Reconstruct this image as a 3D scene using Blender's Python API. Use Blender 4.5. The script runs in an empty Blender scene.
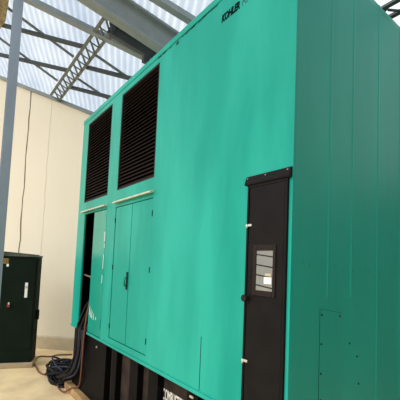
import bpy, bmesh, math, random
from mathutils import Vector, Matrix
random.seed(7)
sc = bpy.context.scene
col = sc.collection
PI = math.pi

# ------------------------------------------------------------------ helpers
class MB:
    """collects shapes into one mesh"""
    def __init__(self): self.bm = bmesh.new()
    def box(self, x0, x1, y0, y1, z0, z1):
        if x1 < x0: x0, x1 = x1, x0
        if y1 < y0: y0, y1 = y1, y0
        if z1 < z0: z0, z1 = z1, z0
        v = [self.bm.verts.new(p) for p in ((x0,y0,z0),(x1,y0,z0),(x1,y1,z0),(x0,y1,z0),(x0,y0,z1),(x1,y0,z1),(x1,y1,z1),(x0,y1,z1))]
        for f in ((3,2,1,0),(4,5,6,7),(0,1,5,4),(1,2,6,5),(2,3,7,6),(3,0,4,7)):
            self.bm.faces.new([v[i] for i in f])
        return self
    def bar(self, a, b, w, h, up=(0,0,1)):
        """box beam from a to b, width w (sideways), height h (towards up)"""
        a = Vector(a); b = Vector(b); d = (b-a).normalized(); u = Vector(up)
        s = d.cross(u).normalized(); u = s.cross(d).normalized()
        v = []
        for p in (a, b):
            for (i, j) in ((-1,-1),(1,-1),(1,1),(-1,1)):
                v.append(self.bm.verts.new(p + s*(i*w/2) + u*(j*h/2)))
        for f in ((0,1,2,3),(7,6,5,4),(4,5,1,0),(5,6,2,1),(6,7,3,2),(7,4,0,3)):
            self.bm.faces.new([v[i] for i in f])
        return self
    def prism(self, pts, off):
        """extrude a polygon (list of 3D points) by a vector"""
        off = Vector(off)
        a = [self.bm.verts.new(p) for p in pts]; b = [self.bm.verts.new(Vector(p)+off) for p in pts]
        self.bm.faces.new(a[::-1]); self.bm.faces.new(b)
        n = len(pts)
        for i in range(n): self.bm.faces.new([a[i], a[(i+1)%n], b[(i+1)%n], b[i]])
        return self
    def rod(self, a, b, r, n=10):
        return self.tube([Vector(a), Vector(b)], r, n)
    def tube(self, pts, r, n=8):
        pts = [Vector(p) for p in pts]; rings = []
        ref = Vector((0.13, 0.21, 0.97))
        for i, p in enumerate(pts):
            t = (pts[min(i+1,len(pts)-1)] - pts[max(i-1,0)])
            t = t.normalized() if t.length > 1e-9 else Vector((0,0,1))
            s = t.cross(ref)
            if s.length < .05: s = t.cross(Vector((1,0,0)))
            s.normalize(); u = t.cross(s)
            rings.append([self.bm.verts.new(p + (s*math.cos(2*PI*k/n) + u*math.sin(2*PI*k/n))*r) for k in range(n)])
        for i in range(len(rings)-1):
            for k in range(n):
                self.bm.faces.new([rings[i][k], rings[i][(k+1)%n], rings[i+1][(k+1)%n], rings[i+1][k]])
        self.bm.faces.new(rings[0][::-1]); self.bm.faces.new(rings[-1])
        return self
    def build(self, name, m, parent=None, bevel=0, smooth=False):
        bmesh.ops.recalc_face_normals(self.bm, faces=self.bm.faces)
        me = bpy.data.meshes.new(name); self.bm.to_mesh(me); self.bm.free()
        o = bpy.data.objects.new(name, me); col.objects.link(o)
        me.materials.append(m)
        if parent: o.parent = parent
        if smooth:
            for p in me.polygons: p.use_smooth = True
        if bevel:
            b = o.modifiers.new('Bevel', 'BEVEL'); b.width = bevel; b.segments = 2; b.limit_method = 'ANGLE'
        return o

def tag(o, label, cat, group=None):
    o['label'] = label; o['category'] = cat
    if group: o['group'] = group
    return o
def structure(o, label=None):
    o['kind'] = 'structure'
    if label: o['label'] = label
    return o
def empty(name, loc=(0,0,0)):
    o = bpy.data.objects.new(name, None); col.objects.link(o); o.location = (0,0,0); o.empty_display_size = .2
    return o
def lin(c):
    return tuple((x/12.92 if x <= .04045 else ((x+.055)/1.055)**2.4) for x in [v/255 for v in c])

def mat(name, rgb, rough=.5, metal=0, noise=.0, nscale=6, stretch=(1,1,1), bump=0, bscale=20, rough_var=0, spec=.5, rgb2=None, ramp=(.35,.7)):
    m = bpy.data.materials.new(name); m.use_nodes = True
    nt = m.node_tree; b = nt.nodes['Principled BSDF']
    b.inputs['Roughness'].default_value = rough; b.inputs['Metallic'].default_value = metal
    b.inputs['Specular IOR Level'].default_value = spec
    c = lin(rgb); b.inputs['Base Color'].default_value = (*c, 1)
    tc = nt.nodes.new('ShaderNodeTexCoord'); mp = nt.nodes.new('ShaderNodeMapping'); mp.inputs['Scale'].default_value = stretch
    nt.links.new(tc.outputs['Object'], mp.inputs['Vector'])
    if noise or rgb2:
        n = nt.nodes.new('ShaderNodeTexNoise'); n.inputs['Scale'].default_value = nscale; n.inputs['Detail'].default_value = 5
        nt.links.new(mp.outputs['Vector'], n.inputs['Vector'])
        r = nt.nodes.new('ShaderNodeValToRGB')
        r.color_ramp.elements[0].position = ramp[0]; r.color_ramp.elements[1].position = ramp[1]
        if rgb2: c0, c1 = lin(rgb2), c
        else: c0 = tuple(v*(1-noise) for v in c); c1 = tuple(min(1, v*(1+noise)) for v in c)
        r.color_ramp.elements[0].color = (*c0, 1); r.color_ramp.elements[1].color = (*c1, 1)
        nt.links.new(n.outputs['Fac'], r.inputs['Fac']); nt.links.new(r.outputs['Color'], b.inputs['Base Color'])
        if rough_var:
            mr = nt.nodes.new('ShaderNodeMapRange'); mr.inputs['To Min'].default_value = rough-rough_var; mr.inputs['To Max'].default_value = rough+rough_var
            nt.links.new(n.outputs['Fac'], mr.inputs['Value']); nt.links.new(mr.outputs['Result'], b.inputs['Roughness'])
    if bump:
        n2 = nt.nodes.new('ShaderNodeTexNoise'); n2.inputs['Scale'].default_value = bscale; n2.inputs['Detail'].default_value = 3
        nt.links.new(mp.outputs['Vector'], n2.inputs['Vector'])
        bp = nt.nodes.new('ShaderNodeBump'); bp.inputs['Strength'].default_value = bump; bp.inputs['Distance'].default_value = .02
        nt.links.new(n2.outputs['Fac'], bp.inputs['Height']); nt.links.new(bp.outputs['Normal'], b.inputs['Normal'])
    return m

M = {}
M['teal']   = mat('teal_paint', (34,170,152), .36, rgb2=(0,150,134), nscale=1.5, stretch=(1,1.6,.4), bump=.10, bscale=2.0, spec=.22, ramp=(.38,.64))
M['teal_end'] = mat('teal_end_paint', (40,164,146), .48, noise=.08, nscale=1.6, stretch=(1.6,1,.3), bump=.16, bscale=1.8, spec=.22)
M['teal2']  = mat('teal_door_paint', (4,150,132), .22, noise=.07, nscale=3, stretch=(1,1,.3), bump=.05, bscale=3)
M['gap']    = mat('dark_gap', (10,24,22), .8)
M['black']  = mat('black_paint', (23,21,21), .6, noise=.2, nscale=9, spec=.12)
M['louver'] = mat('black_louver_paint', (42,34,32), .6, spec=.12)
M['lining'] = mat('black_lining', (7,7,7), .95, spec=.1)
M['skid']   = mat('black_tank_paint', (11,11,13), .6, noise=.3, nscale=8, spec=.08)
M['panel']  = mat('dusty_tank_panel', (62,52,46), .8, rgb2=(42,36,33), nscale=7, spec=.1)
M['ledge']  = mat('pale_drip_edge', (220,214,196), .6, rgb2=(178,190,168), nscale=14)  # pale cream, mottled with a greener tone
M['chrome'] = mat('chrome', (215,213,205), .3, metal=.6)
M['white']  = mat('white_sticker', (238,238,236), .5)
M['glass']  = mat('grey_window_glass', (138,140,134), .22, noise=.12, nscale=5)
M['wall']   = mat('cream_wall_paint', (238,228,208), .85, noise=.03, nscale=.9, stretch=(1,1,.5), spec=.2)
M['shade_wall'] = mat('shade_wall_grey', (112,110,106), .9, noise=.1, nscale=2, spec=.1)  # only for the added out-of-view walls that shade the end panel
M['curb']   = mat('curb_paint', (196,182,156), .9, noise=.12, nscale=4, spec=.2)
M['faint']  = mat('faint_joint', (222,210,188), .9)
M['crack']  = mat('joint_filler', (110,95,78), .9)
M['floor']  = mat('concrete_floor', (240,214,168), .85, rgb2=(214,186,146), nscale=2.3, ramp=(.3,.62), bump=.2, bscale=30, spec=.2)
M['plinth'] = mat('concrete_plinth', (190,160,115), .9, rgb2=(150,118,80), nscale=5, bump=.3, bscale=25, spec=.2)
M['pad']    = mat('concrete_pad', (176,158,128), .9, noise=.15, nscale=8, bump=.2, bscale=30, spec=.2)
M['cab']    = mat('dark_green_paint', (22,33,26), .75, noise=.12, nscale=3, spec=.06)
M['cabtop'] = mat('pale_green_lid', (96,104,92), .7, rgb2=(50,60,50), nscale=6)  # paler than the cabinet body, tone varies at random
M['yellow'] = mat('yellow_sticker', (150,118,40), .6)
M['red']    = mat('red_tag', (150,40,36), .6)
M['steel']  = mat('grey_steel_paint', (128,138,140), .5, noise=.10, nscale=5, metal=.0)
M['column'] = mat('blue_grey_column_paint', (146,157,172), .5, noise=.1, nscale=6, stretch=(1,1,.3))
M['dsteel'] = mat('dark_steel_paint', (52,60,59), .55, noise=.12, nscale=5)
M['truss']  = mat('truss_steel_paint', (98,104,98), .55, noise=.15, nscale=8)
M['cable']  = mat('black_rubber', (24,24,28), .6, spec=.2)
M['cable2'] = mat('blue_grey_rubber', (46,50,62), .6, spec=.2)
M['cord']   = mat('brown_rubber', (112,66,46), .55)
M['tan']    = mat('weathered_tan_board', (158,146,112), .85, rgb2=(112,100,70), nscale=12, stretch=(1,1,4))
M['text']   = mat('black_lettering', (6,20,22), .7, spec=.05)
M['text2']  = mat('white_lettering', (226,222,214), .6)
M['textthin'] = mat('dark_teal_lettering', (22,92,84), .5)
M['rust']   = mat('brown_bracket_paint', (120,98,82), .6, noise=.15, nscale=20)

def roof_mat():
    m = bpy.data.materials.new('translucent_corrugated_sheet'); m.use_nodes = True
    nt = m.node_tree; nt.nodes.clear()
    out = nt.nodes.new('ShaderNodeOutputMaterial'); mix = nt.nodes.new('ShaderNodeMixShader')
    d = nt.nodes.new('ShaderNodeBsdfDiffuse'); t = nt.nodes.new('ShaderNodeBsdfTranslucent')
    tc = nt.nodes.new('ShaderNodeTexCoord'); n = nt.nodes.new('ShaderNodeTexNoise'); n.inputs['Scale'].default_value = 1.1; n.inputs['Detail'].default_value = 6
    r = nt.nodes.new('ShaderNodeValToRGB')
    r.color_ramp.elements[0].position = .3; r.color_ramp.elements[1].position = .72
    r.color_ramp.elements[0].color = (*lin((198,212,230)), 1); r.color_ramp.elements[1].color = (*lin((236,243,252)), 1)
    nt.links.new(tc.outputs['Object'], n.inputs['Vector']); nt.links.new(n.outputs['Fac'], r.inputs['Fac'])
    nt.links.new(r.outputs['Color'], t.inputs['Color'])
    d.inputs['Color'].default_value = (.62,.66,.70,1)
    mix.inputs['Fac'].default_value = .78
    nt.links.new(d.outputs[0], mix.inputs[1]); nt.links.new(t.outputs[0], mix.inputs[2]); nt.links.new(mix.outputs[0], out.inputs['Surface'])
    return m
M['roof'] = roof_mat()

# ------------------------------------------------------------------ setting
# the back wall runs at an angle behind the enclosure; the single-pitch roof falls towards +X
W0 = Vector((1.678, 7.919, 0)); WD = Vector((.733, -.680, 0)); WN = Vector((.680, .733, 0))
RZ = lambda x: (5.695 - .463*x)/.886                       # height of the roof sheet
RN = Vector((.463, 0, .886)).normalized()

structure(MB().box(-14, 14, -10, 16, -.2, 0).build('floor', M['floor']))
s0, s1 = -8.0, 2.95
a = W0 + WD*s0; b = W0 + WD*s1
wall = structure(MB().prism([a, b, b+Vector((0,0,RZ(b.x)-.02)), a+Vector((0,0,RZ(a.x)-.02))], WN*.2).build('wall_back', M['wall']))
for i, (s, w, m_) in enumerate(((-.478, .022, M['crack']), (.02, .006, M['faint']), (-2.6, .02, M['crack']))):
    mb = MB(); p = W0 + WD*s; pts = []
    zt = RZ(p.x) - .05; nseg = 24
    L, Rr = [], []
    for k in range(nseg+1):
        z = .26 + (zt-.26)*k/nseg; j = random.uniform(-.014, .014) if 0 < k < nseg else 0
        ww = w*random.uniform(.6, 1.2)
        L.append(p + WD*(j-ww/2) + Vector((0,0,z)) - WN*.004); Rr.append(p + WD*(j+ww/2) + Vector((0,0,z)) - WN*.004)
    bm = mb.bm
    lv = [bm.verts.new(q) for q in L]; rv = [bm.verts.new(q) for q in Rr]
    lb = [bm.verts.new(q+WN*.01) for q in L]; rb = [bm.verts.new(q+WN*.01) for q in Rr]
    for k in range(nseg):
        bm.faces.new([lv[k], rv[k], rv[k+1], lv[k+1]]); bm.faces.new([lv[k], lv[k+1], lb[k+1], lb[k]]); bm.faces.new([rv[k], rb[k], rb[k+1], rv[k+1]])
    structure(mb.build('trim_%d' % (i+2), m_))
# unseen walls, added to the right and behind the viewer to shade the end panel
structure(MB().box(5.2, 5.4, -2.4, 6.6, 0, 3.2).build('shade_wall_right', M['shade_wall']))
structure(MB().box(-2.4, 5.4, -2.6, -2.4, 0, 5.2).build('shade_wall_front', M['shade_wall']))
# curb along the wall foot
a2, b2 = W0 + WD*s0, W0 + WD*s1
structure(MB().prism([a2, a2-WN*.06, a2-WN*.06+Vector((0,0,.245)), a2+Vector((0,0,.262))], b2-a2).build('baseboard_back', M['curb']))
# strip under the roof sheet along the wall top
a3 = a - WN*.03; b3 = b - WN*.03
structure(MB().bar(a3+Vector((0,0,RZ(a.x)-.08)), b3+Vector((0,0,RZ(b.x)-.08)), .05, .07).build('trim_1', M['steel']))

# corrugated roof sheet: waves run along the fall away from the wall
bm = bmesh.new(); per = .11; amp = .020; CD = Vector((.42, .907, 0)); per_n = 6
A = W0 - WN*.0
n_w = int(13.6/per); prev = None
for i in range(n_w*per_n + 1):
    s = -8.6 + i*per/per_n
    off = amp*math.sin(2*PI*i/per_n)
    row = []
    tmin = (3.22 - W0.x - WD.x*s)/CD.x                     # the sheet stops at the eave x = 3.22
    t0 = min(.15/CD.dot(WN), tmin)
    for t in (t0, t0+(-11-t0)*.33, t0+(-11-t0)*.66, -11):
        p = W0 + WD*s + CD*t
        row.append(bm.verts.new((p.x, p.y, RZ(p.x) + amp + off)))
    if prev:
        for k in range(3): bm.faces.new([prev[k], prev[k+1], row[k+1], row[k]])
    prev = row
me = bpy.data.meshes.new('ceiling'); bm.to_mesh(me); bm.free(); me.materials.append(M['roof'])
for p in me.polygons: p.use_smooth = True
ceil = bpy.data.objects.new('ceiling', me); col.objects.link(ceil); structure(ceil)

# ------------------------------------------------------------------ roof steel
def ext(a, b, ea, eb):
    a = Vector(a); b = Vector(b); d = (b-a).normalized(); return a - d*ea, b + d*eb
def roof_bar(name, a, b, w, h, m, label, cat='beam', ea=0, eb=0, group=None, part=None):
    a, b = ext(a, b, ea, eb)
    o = MB().bar(a, b, w, h, RN).build(name, m)
    return tag(o, label, cat, group)

roof_bar('roof_purlin', (.833,5.70,5.900), (2.381,4.65,5.100), .085, .09, M['steel'], 'long pale grey roof purlin crossing the near end of the lattice truss', 'purlin', 1.2, 1.2)
roof_bar('roof_purlin', (2.017,3.737,5.307), (2.399,3.538,5.108), .09, .09, M['steel'], 'pale grey roof purlin between the big I-beam and the top of the teal enclosure', 'purlin', 1.6, 1.2)
roof_bar('roof_brace', (.755,6.661,5.945), (1.66,5.64,5.485), .05, .06, M['dsteel'], 'dark roof brace left of the lattice truss, the upper of two', 'brace', .5, 0)
roof_bar('roof_brace', (.645,7.854,6.000), (1.645,6.575,5.490), .05, .06, M['dsteel'], 'dark roof brace left of the lattice truss, the lower of two', 'brace', .15, 0)
roof_bar('roof_brace', (1.84,6.046,5.39), (2.402,5.356,5.095), .05, .06, M['dsteel'], 'dark roof brace right of the lattice truss, the upper of two', 'brace', 0, .5)
roof_bar('roof_brace', (1.83,6.99,5.395), (2.422,6.233,5.085), .05, .06, M['dsteel'], 'dark roof brace right of the lattice truss, the lower of two', 'brace', 0, .3)
roof_bar('sag_rod', (.709,6.388,6.033), (1.63,6.150,5.548), .03, .035, M['truss'], 'thin grey tie rod left of the lattice truss, the upper of two', 'rod', .3, 0)
roof_bar('sag_rod', (.591,7.43,6.095), (1.63,7.21,5.545), .03, .035, M['truss'], 'thin grey tie rod left of the lattice truss, the lower of two', 'rod', .3, 0)
roof_bar('sag_rod', (1.83,5.655,5.445), (2.391,5.458,5.154), .03, .035, M['truss'], 'thin grey tie rod right of the lattice truss, the upper of two', 'rod', 0, .5)
roof_bar('sag_rod', (1.858,6.628,5.433), (2.186,6.514,5.261), .03, .035, M['truss'], 'thin grey tie rod right of the lattice truss, the lower of two', 'rod', 0, .3)

def lattice(x0, x1, y0, y1, drop, n, label, m=M['truss'], cw=.05):
    root = empty('lattice_truss'); tag(root, label, 'truss')
    za, zb = RZ(x0)-drop, RZ(x1)-drop
    MB().bar((x0,y0,za),(x0,y1,za), cw, .05, RN).build('chord', m, root)
    MB().bar((x1,y0,zb),(x1,y1,zb), cw, .05, RN).build('chord', m, root)
    for k in range(n):
        ya = y0 + (y1-y0)*k/n; yb = y0 + (y1-y0)*(k+.62)/n; yc = y0 + (y1-y0)*(k+1)/n
        MB().bar((x0+.02,ya,za-.005),(x1-.02,yb,zb-.005), .022, .022, RN).build('web_bar', m, root)
        MB().bar((x1-.02,yb,zb-.03),(x0+.02,yc,za-.03), .018, .018, RN).build('web_bar', m, root)
    return root
lattice(1.645, 1.810, 4.72, 7.76, .10, 14, 'flat grey lattice truss running under the roof sheet to the cream wall')
lattice(3.410, 3.515, .2, 3.5, .045, 10, 'dark lattice truss above the end panel of the teal enclosure', M['dsteel'], .035)

# big I-beam across the roof (web + two flanges)
root = empty('steel_i_beam'); tag(root, 'big grey steel I-beam crossing above the teal enclosure', 'beam')
A0, B0 = ext((1.857,4.212,0), (2.274,4.026,0), 1.9, 1.6)
def rz(p, d): return Vector((p.x, p.y, RZ(p.x)-d))
MB().bar(rz(A0,.03), rz(B0,.03), .19, .03).build('flange', M['steel'], root)
MB().bar(rz(A0,.20), rz(B0,.20), .03, .34).build('web', M['steel'], root)
MB().bar(rz(A0,.37), rz(B0,.37), .19, .03).build('flange', M['steel'], root)
root = empty('steel_beam'); tag(root, 'dark steel channel beam between the big I-beam and the truss end', 'beam')
A1, B1 = ext((1.752,4.775,0), (2.43,4.418,0), 0, 1.3)
MB().bar(rz(A1,.045), rz(B1,.045), .09, .03).build('flange', M['dsteel'], root)
MB().bar(rz(A1,.13), rz(B1,.13), .03, .16).build('web', M['dsteel'], root)
MB().bar(rz(A1,.21), rz(B1,.21), .09, .03).build('flange', M['dsteel'], root)
root = empty('beam_bracket'); tag(root, 'small dark and brown bracket hanging under the dark channel beam', 'bracket')
c = Vector((2.25,4.50,0)); z = RZ(2.25)
MB().box(c.x-.06,c.x+.02,c.y-.04,c.y+.04,z-.34,z-.22).build('clamp', M['dsteel'], root, .006)
MB().box(c.x+.03,c.x+.13,c.y-.06,c.y+.03,z-.40,z-.26).build('plate', M['rust'], root, .006)
tag(MB().box(1.755,1.80,4.70,4.75,5.27,5.40).build('truss_end_plate', M['dsteel'], None, .006), 'dark steel plate closing the near end of the lattice truss', 'plate')

# column at the left edge (H-section)
root = empty('steel_column'); tag(root, 'blue grey steel column standing in front of the cream wall', 'column')
cx, cy = .548, 4.80; zt = RZ(cx)
MB().box(cx-.052,cx+.052,cy-.05,cy-.038,0.012,zt).build('flange', M['column'], root)
MB().box(cx-.006,cx+.006,cy-.038,cy+.038,0.012,zt).build('web', M['column'], root)
MB().box(cx-.052,cx+.052,cy+.038,cy+.05,0.012,zt).build('flange', M['column'], root)
MB().box(cx-.11,cx+.11,cy-.11,cy+.11,0,.012).build('base_plate', M['column'], root)
# tan board beyond the column under the roof
tag(MB().prism([(.585,6.62,6.02),(.50,7.25,6.07),(.1,7.6,6.2),(.0,5.8,6.2),(.55,5.9,6.02)], (0,0,-.05)).build('roof_board', M['tan']), 'weathered tan board under the roof sheet left of the column', 'board')

# ------------------------------------------------------------------ generator enclosure
XF, XB, YN, YF, ZB, ZT = 1.60, 3.50, 1.234, 5.19, .925, 4.03
gen = empty('generator_enclosure'); tag(gen, 'big teal metal generator enclosure with black louvres and black door', 'generator')

def pierced_wall(ys, zs, holes, x0, x1):
    """sheet in the plane x = x0..x1 with rectangular holes; reveals are closed"""
    bm = bmesh.new(); g = {}
    def V(i, j, x):
        k = (i, j, x)
        if k not in g: g[k] = bm.verts.new((x, ys[i], zs[j]))
        return g[k]
    solid = {(i,j) for i in range(len(ys)-1) for j in range(len(zs)-1)
             if not any(h[0]-1e-6 <= ys[i] and ys[i+1] <= h[1]+1e-6 and h[2]-1e-6 <= zs[j] and zs[j+1] <= h[3]+1e-6 for h in holes)}
    for (i, j) in solid:
        bm.faces.new([V(i,j,x0),V(i+1,j,x0),V(i+1,j+1,x0),V(i,j+1,x0)])
        bm.faces.new([V(i,j,x1),V(i,j+1,x1),V(i+1,j+1,x1),V(i+1,j,x1)])
        for (di, dj, e) in ((-1,0,((i,j),(i,j+1))),(1,0,((i+1,j),(i+1,j+1))),(0,-1,((i,j),(i+1,j))),(0,1,((i,j+1),(i+1,j+1)))):
            if (i+di, j+dj) not in solid:
                (p, q) = e
                bm.faces.new([V(*p,x0),V(*q,x0),V(*q,x1),V(*p,x1)])
    mb = MB(); mb.bm.free(); mb.bm = bm
    return mb
H_V1 = (4.075, 4.955, 2.73, 3.915); H_V2 = (2.895, 3.785, 2.74, 3.915)
H_B1 = (4.05, 4.885, .925, 2.555); H_B2 = (2.89, 3.785, 1.015, 2.54); H_D = (1.272, 1.575, .985, 2.43)
holes = [H_V1, H_V2, H_B1, H_B2, H_D]
ys = sorted({YN, YF, *[h[0] for h in holes], *[h[1] for h in holes]}); zs = sorted({ZB, ZT, *[h[2] for h in holes], *[h[3] for h in holes]})
pierced_wall(ys, zs, holes, XF, XF+.022).build('side_panel', M['teal'], gen)
# end panel (towards the camera), with standing seams
mb = MB(); mb.box(XF+.022, XB, YN, YN+.05, ZB, ZT)
for x, zs_ in ((1.978,1.72), (2.262,1.72), (2.640,ZB), (3.02,ZB), (3.32,ZB)): mb.prism([(x-.02,YN+.001,zs_),(x-.004,YN-.004,zs_),(x+.004,YN-.004,zs_),(x+.02,YN+.001,zs_)], (0,0,ZT-zs_))
mb.build('end_panel', M['teal_end'], gen)
MB().box(XF+.022, XB, YF-.05, YF, ZB, ZT).build('end_panel', M['teal'], gen)
MB().box(XB-.05, XB, YN+.05, YF-.05, ZB, ZT).build('side_panel', M['teal'], gen)
MB().box(XF-.008, XB+.004, YN-.001, YF+.004, ZT-.055, ZT+.004).build('roof_cap', M['teal'], gen, .006)
MB().box(XF+.051, XB-.05, YN+.05, YF-.05, ZB, ZB+.02).build('enclosure_floor', M['lining'], gen)
MB().box(XF+.022, XB, YN, YN+.028, .80, ZB).build('end_skirt', M['teal_end'], gen)
# bottom drip rail along the side
for (ya, yb) in ((YN, 4.50), (4.885, YF)): MB().box(XF-.012, XF, ya, yb, ZB, ZB+.03).build('bottom_rail', M['teal'], gen, .004)
# black sound lining: set back behind the openings
mb = MB()
mb.box(XF+.42, XF+.44, YN+.06, YF-.06, ZB+.03, ZT-.06)
for y in (YN+.07, 1.66, 2.84, 3.92, 5.06): mb.box(XF+.053, XF+.42, y, y+.015, ZB+.03, ZT-.06)
mb.box(XF+.055, XF+.42, YN+.08, YF-.08, 2.63, 2.65); mb.box(XF+.055, XF+.42, YN+.08, YF-.08, 3.94, 3.955)
mb.build('acoustic_lining', M['lining'], gen)

def louver(h, n):
    y0, y1, z0, z1 = h
    fr = MB(); t = .022; e = .001
    fr.box(XF+.003, XF+.045, y0+e, y0+t, z0+e, z1-e).box(XF+.003, XF+.045, y1-t, y1-e, z0+e, z1-e).box(XF+.003, XF+.045, y0+t, y1-t, z0+e, z0+t).box(XF+.003, XF+.045, y0+t, y1-t, z1-t, z1-e)
    f = fr.build('louver_frame', M['louver'], gen)
    sl = MB(); ph = (z1-z0-2*t)/n
    for k in range(n):
        zc = z0+t+ph*(k+.12)
        sl.prism([(XF+.006,y0+t,zc),(XF+.012,y0+t,zc-.004),(XF+.05,y0+t,zc+ph*.88),(XF+.044,y0+t,zc+ph*.9)], (0,y1-y0-2*t,0))
    sl.build('louver_slats', M['louver'], f)
louver(H_V1, 27); louver(H_V2, 27)
# drip edges under the louvres
for (ya, yb) in ((4.06, 4.965), (2.885, 3.80)):
    MB().prism([(XF+.001,ya,2.62),(XF-.045,ya,2.597),(XF-.045,ya,2.582),(XF+.001,ya,2.59)], (0,yb-ya,0)).build('drip_edge', M['ledge'], gen)
# service doors
def leaf(y0, y1, z0, z1, m, x=XF+.004, w=.03):
    return MB().box(x, x+w, y0, y1, z0, z1).build('service_door', m, gen, .004)
d1 = leaf(4.066, 4.50, .957, 2.547, M['teal2'], XF+.002)
for z in (1.12, 2.2): MB().rod((XF-.004,4.058,z-.06),(XF-.004,4.058,z+.06),.011).build('hinge', M['chrome'] if z > 2 else M['teal'], d1)
mb = MB()
for (y, za, zb) in ((4.088,1.80,1.98),(4.082,2.06,2.12),(4.094,1.62,1.72),(4.08,2.22,2.40),(4.085,1.50,1.54))[:3]:
    s_ = MB().box(XF+.0012, XF+.004, y-.004, y+.006, za, zb).build('scuff', M['white'], d1); s_['label'] = 'white scuff in the paint'
for (y, za, zb) in ((4.45,1.18,1.30),(4.40,1.16,1.27),(4.36,1.15,1.24),(4.30,1.14,1.22),(4.22,1.15,1.19)):
    s_ = MB().prism([(XF+.0012,y,za),(XF+.0012,y+.016,za),(XF+.0012,y+.008,zb),(XF+.0012,y+.001,zb)], (.003,0,0)).build('scuff', M['white'], d1); s_['label'] = 'white scratch in the paint'
d2 = leaf(3.356, 3.777, 1.022, 2.533, M['teal']); d3 = leaf(2.898, 3.346, 1.022, 2.533, M['teal'])
for (d, y) in ((d2, 3.781), (d3, 2.894)):
    for z in (1.15, 1.83, 2.38): MB().rod((XF-.001,y,z-.028),(XF-.001,y,z+.028),.006).build('hinge', M['gap'], d)
MB().box(XF-.006, XF+.006, 3.362, 3.398, 1.60, 1.79).build('latch_plate', M['gap'], d3, .003)
MB().tube([(XF-.004,3.38,1.63),(XF-.03,3.38,1.65),(XF-.032,3.38,1.72),(XF-.004,3.38,1.75)], .010).build('door_handle', M['teal2'], d3, smooth=True)
# brown rail across the open doorway
MB().rod((XF+.07,4.50,1.655),(XF+.05,4.89,1.69),.012).build('door_stay', M['rust'], gen, smooth=True)
# vertical lap seam right of the doors, a few stains along the roof cap
MB().box(XF-.0015, XF+.001, 2.040, 2.046, .96, 1.36).build('lap_seam', M['gap'], gen)
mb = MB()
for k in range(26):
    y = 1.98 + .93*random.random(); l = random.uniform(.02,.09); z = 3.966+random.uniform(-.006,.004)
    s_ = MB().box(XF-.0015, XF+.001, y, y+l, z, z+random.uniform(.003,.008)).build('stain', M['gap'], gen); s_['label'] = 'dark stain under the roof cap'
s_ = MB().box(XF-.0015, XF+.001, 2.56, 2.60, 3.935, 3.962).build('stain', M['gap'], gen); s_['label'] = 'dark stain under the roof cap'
# personnel door
D = M['black']
pd = MB().box(XF-.014, XF+.03, 1.279, 1.567, .995, 2.425).build('personnel_door', D, gen, .004)
pd['label'] = 'black door with small window'
mb = MB()
mb.box(XF-.018, XF+.02, 1.258, 1.276, .96, 2.44).box(XF-.018, XF+.02, 1.570, 1.586, .96, 2.44).box(XF-.018, XF+.02, 1.258, 1.586, .955, .99).box(XF-.018, XF+.02, 1.276, 1.570, 2.418, 2.44)
mb.build('door_frame', D, gen, .003)
fl = MB().prism([(XF-.001,1.238,2.50),(XF-.014,1.238,2.497),(XF-.030,1.238,2.447),(XF-.027,1.238,2.437),(XF-.001,1.238,2.437)], (0,.366,0)).build('door_flashing', D, gen)
for y in (1.258, 1.43, 1.585): MB().rod((XF-.024,y,2.482),(XF-.014,y,2.482),.0035).build('flashing_screw', M['curb'], fl)
for z in (1.30, 2.166):
    MB().rod((XF-.024,1.574,z-.012),(XF-.024,1.574,z+.012),.009).build('hinge', M['chrome'], pd, smooth=True)
    MB().box(XF-.026, XF-.014, 1.535, 1.574, z-.004, z+.012).build('hinge', M['chrome'], pd, .003)
k_ = MB().rod((XF-.04,1.555,1.70),(XF-.014,1.555,1.70),.014,16).rod((XF-.055,1.555,1.70),(XF-.038,1.555,1.70),.022,16).build('door_knob', M['louver'], pd, smooth=False)
wf = MB()
WX = XF-.022
GY0, GY1, GZ0, GZ1 = 1.353, 1.487, 1.757, 2.004
wf.box(WX, XF-.012, GY0-.022, GY0, 1.722, 2.042).box(WX, XF-.012, GY1, GY1+.028, 1.722, 2.042).box(WX, XF-.012, GY0, GY1, 1.722, GZ0).box(WX, XF-.012, GY0, GY1, GZ1, 2.042)
wfo = wf.build('window_frame', M['louver'], pd, .003)
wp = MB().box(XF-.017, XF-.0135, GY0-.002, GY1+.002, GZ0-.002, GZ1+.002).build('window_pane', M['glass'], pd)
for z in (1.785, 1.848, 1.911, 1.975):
    MB().prism([(XF-.0195,GY0,z-.013),(XF-.0195,GY0,z-.006),(XF-.0195,GY1,z+.009),(XF-.0195,GY1,z+.002)], (.003,0,0)).build('reflection_bar', M['louver'], pd)  # roof lines reflected in the pane, modelled as tilted dark bars
MB().box(XF-.0212, XF-.017, 1.358, 1.418, 1.800, 1.842).build('sticker', M['white'], pd)
MB().box(XF-.0212, XF-.017, 1.362, 1.410, 1.848, 1.864).build('sticker', M['curb'], pd)

# access hatch in the end panel: thin plate with dark edge line and bolts
hp = [(1.898,.93),(1.898,1.656),(2.14,1.618),(2.255,1.43),(2.36,1.33),(2.39,1.18),(2.40,.93)]
ap = MB().prism([(x,YN+.001,z) for x,z in hp], (0,-.005,0)).build('access_hatch', M['teal_end'], gen)
mb = MB()
for (x, z) in ((1.91,1.62),(1.91,1.44),(1.91,1.26),(1.91,1.10),(2.12,1.60),(2.245,1.41),(2.345,1.31),(2.37,1.12)):
    MB().rod((x,YN-.0075,z),(x,YN-.004,z),.007).build('hatch_bolt', M['gap'], ap)
mb = MB(); 
for k in range(0, 3):
    (xa, za), (xb, zb) = hp[k], hp[k+1]
    mb.bar((xa,YN-.0008,za),(xb,YN-.0008,zb), .004, .003, (0,1,0))
mb.build('hatch_edge', M['gap'], ap)
M['smudge'] = mat('smudged_teal_paint', (18,152,130), .55)
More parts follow.
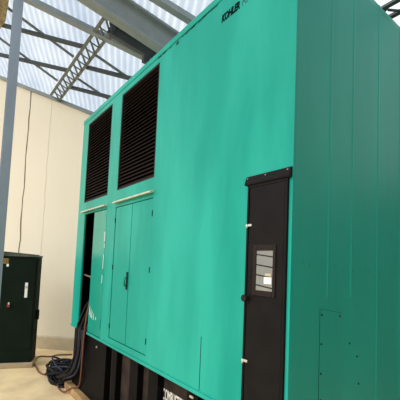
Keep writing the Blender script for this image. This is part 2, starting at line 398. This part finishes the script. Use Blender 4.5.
# dark smudges across the end panel
mb = MB()
for k in range(17):
    x = 1.72 + 1.32*k/16 + random.uniform(-.03,.03); z = 1.93 - .03*(x-1.7) + random.uniform(-.012,.012)
    MB().prism([(x+.014*math.cos(2*PI*q/8)*random.uniform(.6,1.1), YN-.0009, z+.02*math.sin(2*PI*q/8)*random.uniform(.5,1.1)) for q in range(8)], (0,.003,0)).build('smudge', M['smudge'], gen)

def lettering(name, text, y, x, z, size, m, parent, shear=0, off=0, sx=1.0, depth=.0012):
    cu = bpy.data.curves.new(name, 'FONT'); cu.body = text; cu.size = size; cu.shear = shear; cu.offset = off; cu.extrude = depth
    t = bpy.data.objects.new(name+'_curve', cu); col.objects.link(t)
    bpy.context.view_layer.update()
    dg = bpy.context.evaluated_depsgraph_get()
    me = bpy.data.meshes.new_from_object(t.evaluated_get(dg)); me.name = name
    mw = Matrix(((0,0,-1,x),(-sx,0,0,y),(0,1,0,z),(0,0,0,1)))
    me.transform(mw); me.materials.clear(); me.materials.append(m)
    bpy.data.objects.remove(t); bpy.data.curves.remove(cu)
    o = bpy.data.objects.new(name, me); col.objects.link(o); o.parent = parent
    return o
lettering('lettering', 'KOHLER', 1.948, XF-.001, 3.785, .080, M['text'], gen, .16, .0042, .66)
lettering('lettering', 'POWER', 1.726, XF-.001, 3.785, .072, M['textthin'], gen, .25, -.0002, .69)

# ------------------------------------------------------------------ tank base and plinth
tank = empty('tank_base'); tag(tank, 'black ribbed steel tank base carrying the teal enclosure on a concrete plinth', 'tank')
MB().box(1.73, 3.45, 1.27, 5.17, .1, .92).build('tank_body', M['panel'], tank)
MB().box(1.655, 1.73, 3.96, 5.18, .1, .922).build('end_plate', M['skid'], tank, .004)
MB().box(1.66, 1.73, 1.27, 3.96, .1, .155).build('base_rail', M['skid'], tank)
MB().box(1.70, 1.73, 1.27, 3.96, .86, .922).build('top_rail', M['skid'], tank)
for (ya, yb) in ((3.66,3.78),(3.14,3.32),(2.74,2.92),(2.13,2.28),(1.70,1.84),(1.27,1.40)):
    MB().box(1.66, 1.73, ya, yb, .155, .922).build('rib', M['skid'], tank, .004)
for (y, z) in ((4.26,.80),): MB().rod((1.645,y,z),(1.657,y,z),.014).build('bolt', M['chrome'], tank)
MB().box(1.648, 1.66, 2.18, 2.23, .842, .860).build('lifting_lug', M['curb'], tank, .004)
lettering('lettering', 'COMBUSTIBLE', 2.755, 1.7285, .645, .14, M['text2'], tank, 0, .002, .42)
tag(MB().box(1.575, 3.58, 1.10, 5.25, 0, .1).build('concrete_plinth', M['plinth'], None, .012), 'tan concrete plinth under the black tank base', 'plinth')

# ------------------------------------------------------------------ green electrical cabinet
cd = Vector((.93,-.367,0)).normalized(); cn = Vector((-cd.y, cd.x, 0)); Q = Vector((1.375, 6.545, 0))
def cb(mb, s0, s1, t0, t1, z0, z1, sl=0):
    """box along the cabinet front: s along the front (0 = right edge), t = depth; top falls by sl per metre"""
    pts = []
    P = lambda s, t, z: Q + cd*s + cn*t + Vector((0,0,z))
    mb.prism([P(s0,t0,z0),P(s1,t0,z0),P(s1,t0,z1-sl*s1),P(s0,t0,z1-sl*s0)], cn*(t1-t0)); return mb
cab = empty('electrical_cabinet'); tag(cab, 'dark green metal electrical cabinet on a concrete pad by the cream wall', 'cabinet')
cb(MB(), -1.2, 0, 0, .36, .08, 1.925, .05).build('cabinet_body', M['cab'], cab, .006)
cb(MB(), -1.22, .012, -.015, .37, 1.915, 1.94, .05).build('lid', M['cabtop'], cab)
MB().prism([Q+cd*.0+Vector((0,0,1.955))+cn*.06, Q-cd*1.2+Vector((0,0,2.02))+cn*.06, Q-cd*1.2+Vector((0,0,2.035))+cn*.30, Q-cd*.3+Vector((0,0,1.975))+cn*.30], Vector((0,0,-.02))).build('lid_ridge', M['cabtop'], cab)
dl = cb(MB(), -1.17, -.60, -.012, -.001, .30, 1.87, .02).build('cabinet_door', M['cab'], cab, .004)
dr = cb(MB(), -.59, -.03, -.012, -.001, .30, 1.87, .02).build('cabinet_door', M['cab'], cab, .004)
cb(MB(), -.185, -.14, -.016, -.012, 1.20, 1.46).build('notice', M['white'], dr)
cb(MB(), -.18, -.145, -.017, -.0159, 1.36, 1.40).build('notice_print', M['curb'], dr)
cb(MB(), -.57, -.47, -.016, -.012, 1.78, 1.87).build('warning_sticker', M['yellow'], dr)
mb = MB()
for s in (-.56,-.535,-.51,-.485): cb(mb, s, s+.008, -.0175, -.0155, 1.795, 1.86)
mb.build('warning_print', M['louver'], dr)
cb(MB(), -.50, -.465, -.018, -.012, 1.73, 1.775).build('warning_sticker', M['white'], dr)
cb(MB(), -.46, -.39, -.03, -.012, 1.02, 1.06).build('door_handle', M['louver'], dr)
cb(MB(), -.44, -.40, -.035, -.03, 1.035, 1.10).build('padlock_tag', M['red'], dr)
cb(MB(), -.425, -.405, -.04, -.034, 1.08, 1.115).build('padlock', M['chrome'], dr)
cb(MB(), 0, .05, .10, .16, .80, .97).build('side_latch', M['cab'], cab, .004)
mb = MB(); cb(mb, -1.3, .03, -.06, .40, 0, .08)
tag(mb.build('concrete_pad', M['pad'], None, .01), 'low concrete pad under the dark green electrical cabinet', 'pad')

# ------------------------------------------------------------------ cables
def smooth_path(pts, n=10):
    pts = [Vector(p) for p in pts]; out = []
    P = [pts[0]] + pts + [pts[-1]]
    for i in range(1, len(P)-2):
        for k in range(n):
            t = k/n; a,b,c,d = P[i-1],P[i],P[i+1],P[i+2]
            out.append(.5*((2*b) + (-a+c)*t + (2*a-5*b+4*c-d)*t*t + (-a+3*b-3*c+d)*t**3))
    out.append(pts[-1]); return out
rnd = random.Random(11)
heap = Vector((1.66, 5.62, 0))
def heap_loops(n, r, z0):
    pts = []
    for k in range(n*9):
        a = 2*PI*k/9 + rnd.uniform(-.15,.15); lo = k//9
        rr = r*(1 + rnd.uniform(-.22,.22)); ca = heap + Vector((rnd.uniform(-.03,.03), rnd.uniform(-.05,.05), 0))
        tilt = .16*math.sin(a + lo*1.7)
        pts.append(ca + Vector((rr*math.cos(a)*.95, rr*1.45*math.sin(a), max(.016, z0 + lo*.02 + tilt*.55 + rnd.uniform(-.02,.03)))))
    return pts
def hang(y0, ztop, sag, yb, xb):
    """from inside the doorway down over the sill to the plinth edge"""
    return [(1.80, y0-.10, ztop+.05), (1.70, y0, ztop), (1.60, y0+.02, ztop-.25), (1.585, y0+.02+sag*.2, .95), (1.585, y0+.02+sag*.5, .62), (1.565, y0+.16+sag*.6, .34), (1.56-xb, yb-.06, .12)]
specs = [(4.77,1.22,.04,5.36,.01,.012,'cable',4,.21,.09),(4.66,1.3,.09,5.42,.03,.012,'cable',4,.17,.10),(4.80,1.30,.10,5.40,.03,.020,'cable',5,.20,.03),(4.74,1.20,.02,5.35,.00,.016,'cable2',4,.16,.07),(4.69,1.15,.06,5.45,.05,.020,'cable',5,.22,.05),
         (4.64,1.05,.12,5.30,.02,.014,'cable',3,.14,.12),(4.60,1.12,.00,5.38,-.01,.018,'cable2',4,.18,.15),(4.84,1.05,.05,5.48,.04,.015,'cable',3,.12,.18)]
for (y0, zt_, sag, yb, xb, r, m_, nl, lr, z0) in specs:
    p = hang(y0, zt_, sag, yb, xb) + heap_loops(nl, lr, z0)
    o = MB().tube(smooth_path(p, 6), r*.8, 7).build('power_cable', M[m_], None, smooth=True)
    if m_ == 'cable': tag(o, 'black power cable hanging from the open doorway into the tangled heap', 'cable', 'black cables in the tangled heap')
    else: tag(o, 'blue grey power cable hanging from the open doorway into the tangled heap', 'cable', 'blue grey cables in the tangled heap')
# brown extension cord looping over the floor to the wall
p = [(2.20,6.95,.014),(1.95,7.05,.014),(1.80,7.00,.014),(1.63,7.10,.014),(1.47,6.78,.014),(1.44,6.45,.014),(1.42,6.15,.014),(1.47,5.95,.014),(1.55,5.80,.10)]
tag(MB().tube(smooth_path(p, 8), .012, 7).build('extension_cord', M['cord'], None, smooth=True), 'thin brown cord looping over the floor between cabinet pad and cable heap', 'cord')
p = [(1.56,5.55,.05),(1.50,5.28,.012),(1.52,5.06,.012),(1.565,4.93,.09),(1.62,4.85,.125),(1.63,4.74,.20),(1.60,4.62,.50),(1.595,4.58,.95),(1.64,4.56,1.35),(1.75,4.55,1.5)]
tag(MB().tube(smooth_path(p, 8), .012, 7).build('extension_cord', M['cord'], None, smooth=True), 'thin brown cord running from the open doorway down over the plinth edge', 'cord')

# ------------------------------------------------------------------ light
w = bpy.data.worlds.new('World'); sc.world = w; w.use_nodes = True
bg = w.node_tree.nodes['Background']; bg.inputs['Color'].default_value = (.95,.98,1.0,1); bg.inputs['Strength'].default_value = 1.15
sun = bpy.data.lights.new('sun', 'SUN'); sun.energy = 2.6; sun.angle = math.radians(50); sun.color = (1.0,.96,.89)
so = bpy.data.objects.new('sun', sun); col.objects.link(so)
to = Vector((-.80, .02, .60)).normalized()
so.rotation_euler = to.to_track_quat('Z', 'Y').to_euler()

# ------------------------------------------------------------------ camera
cam = bpy.data.cameras.new('camera'); co = bpy.data.objects.new('camera', cam); col.objects.link(co)
cam.sensor_fit = 'HORIZONTAL'; cam.sensor_width = 36; cam.lens = 338.26/400*36; cam.shift_y = 43.13/400
cam.clip_start = .02
R = Matrix(((0.794169,-0.071870,-0.603432),(-0.606263,-0.025535,-0.794854),(0.041717,0.997087,-0.063851)))
co.matrix_world = Matrix.Translation((0,0,1.9)) @ R.to_4x4()
sc.camera = co
vs = sc.view_settings; vs.view_transform = 'Standard'; vs.look = 'None'; vs.gamma = 1; vs.use_curve_mapping = False; vs.exposure = 0.0
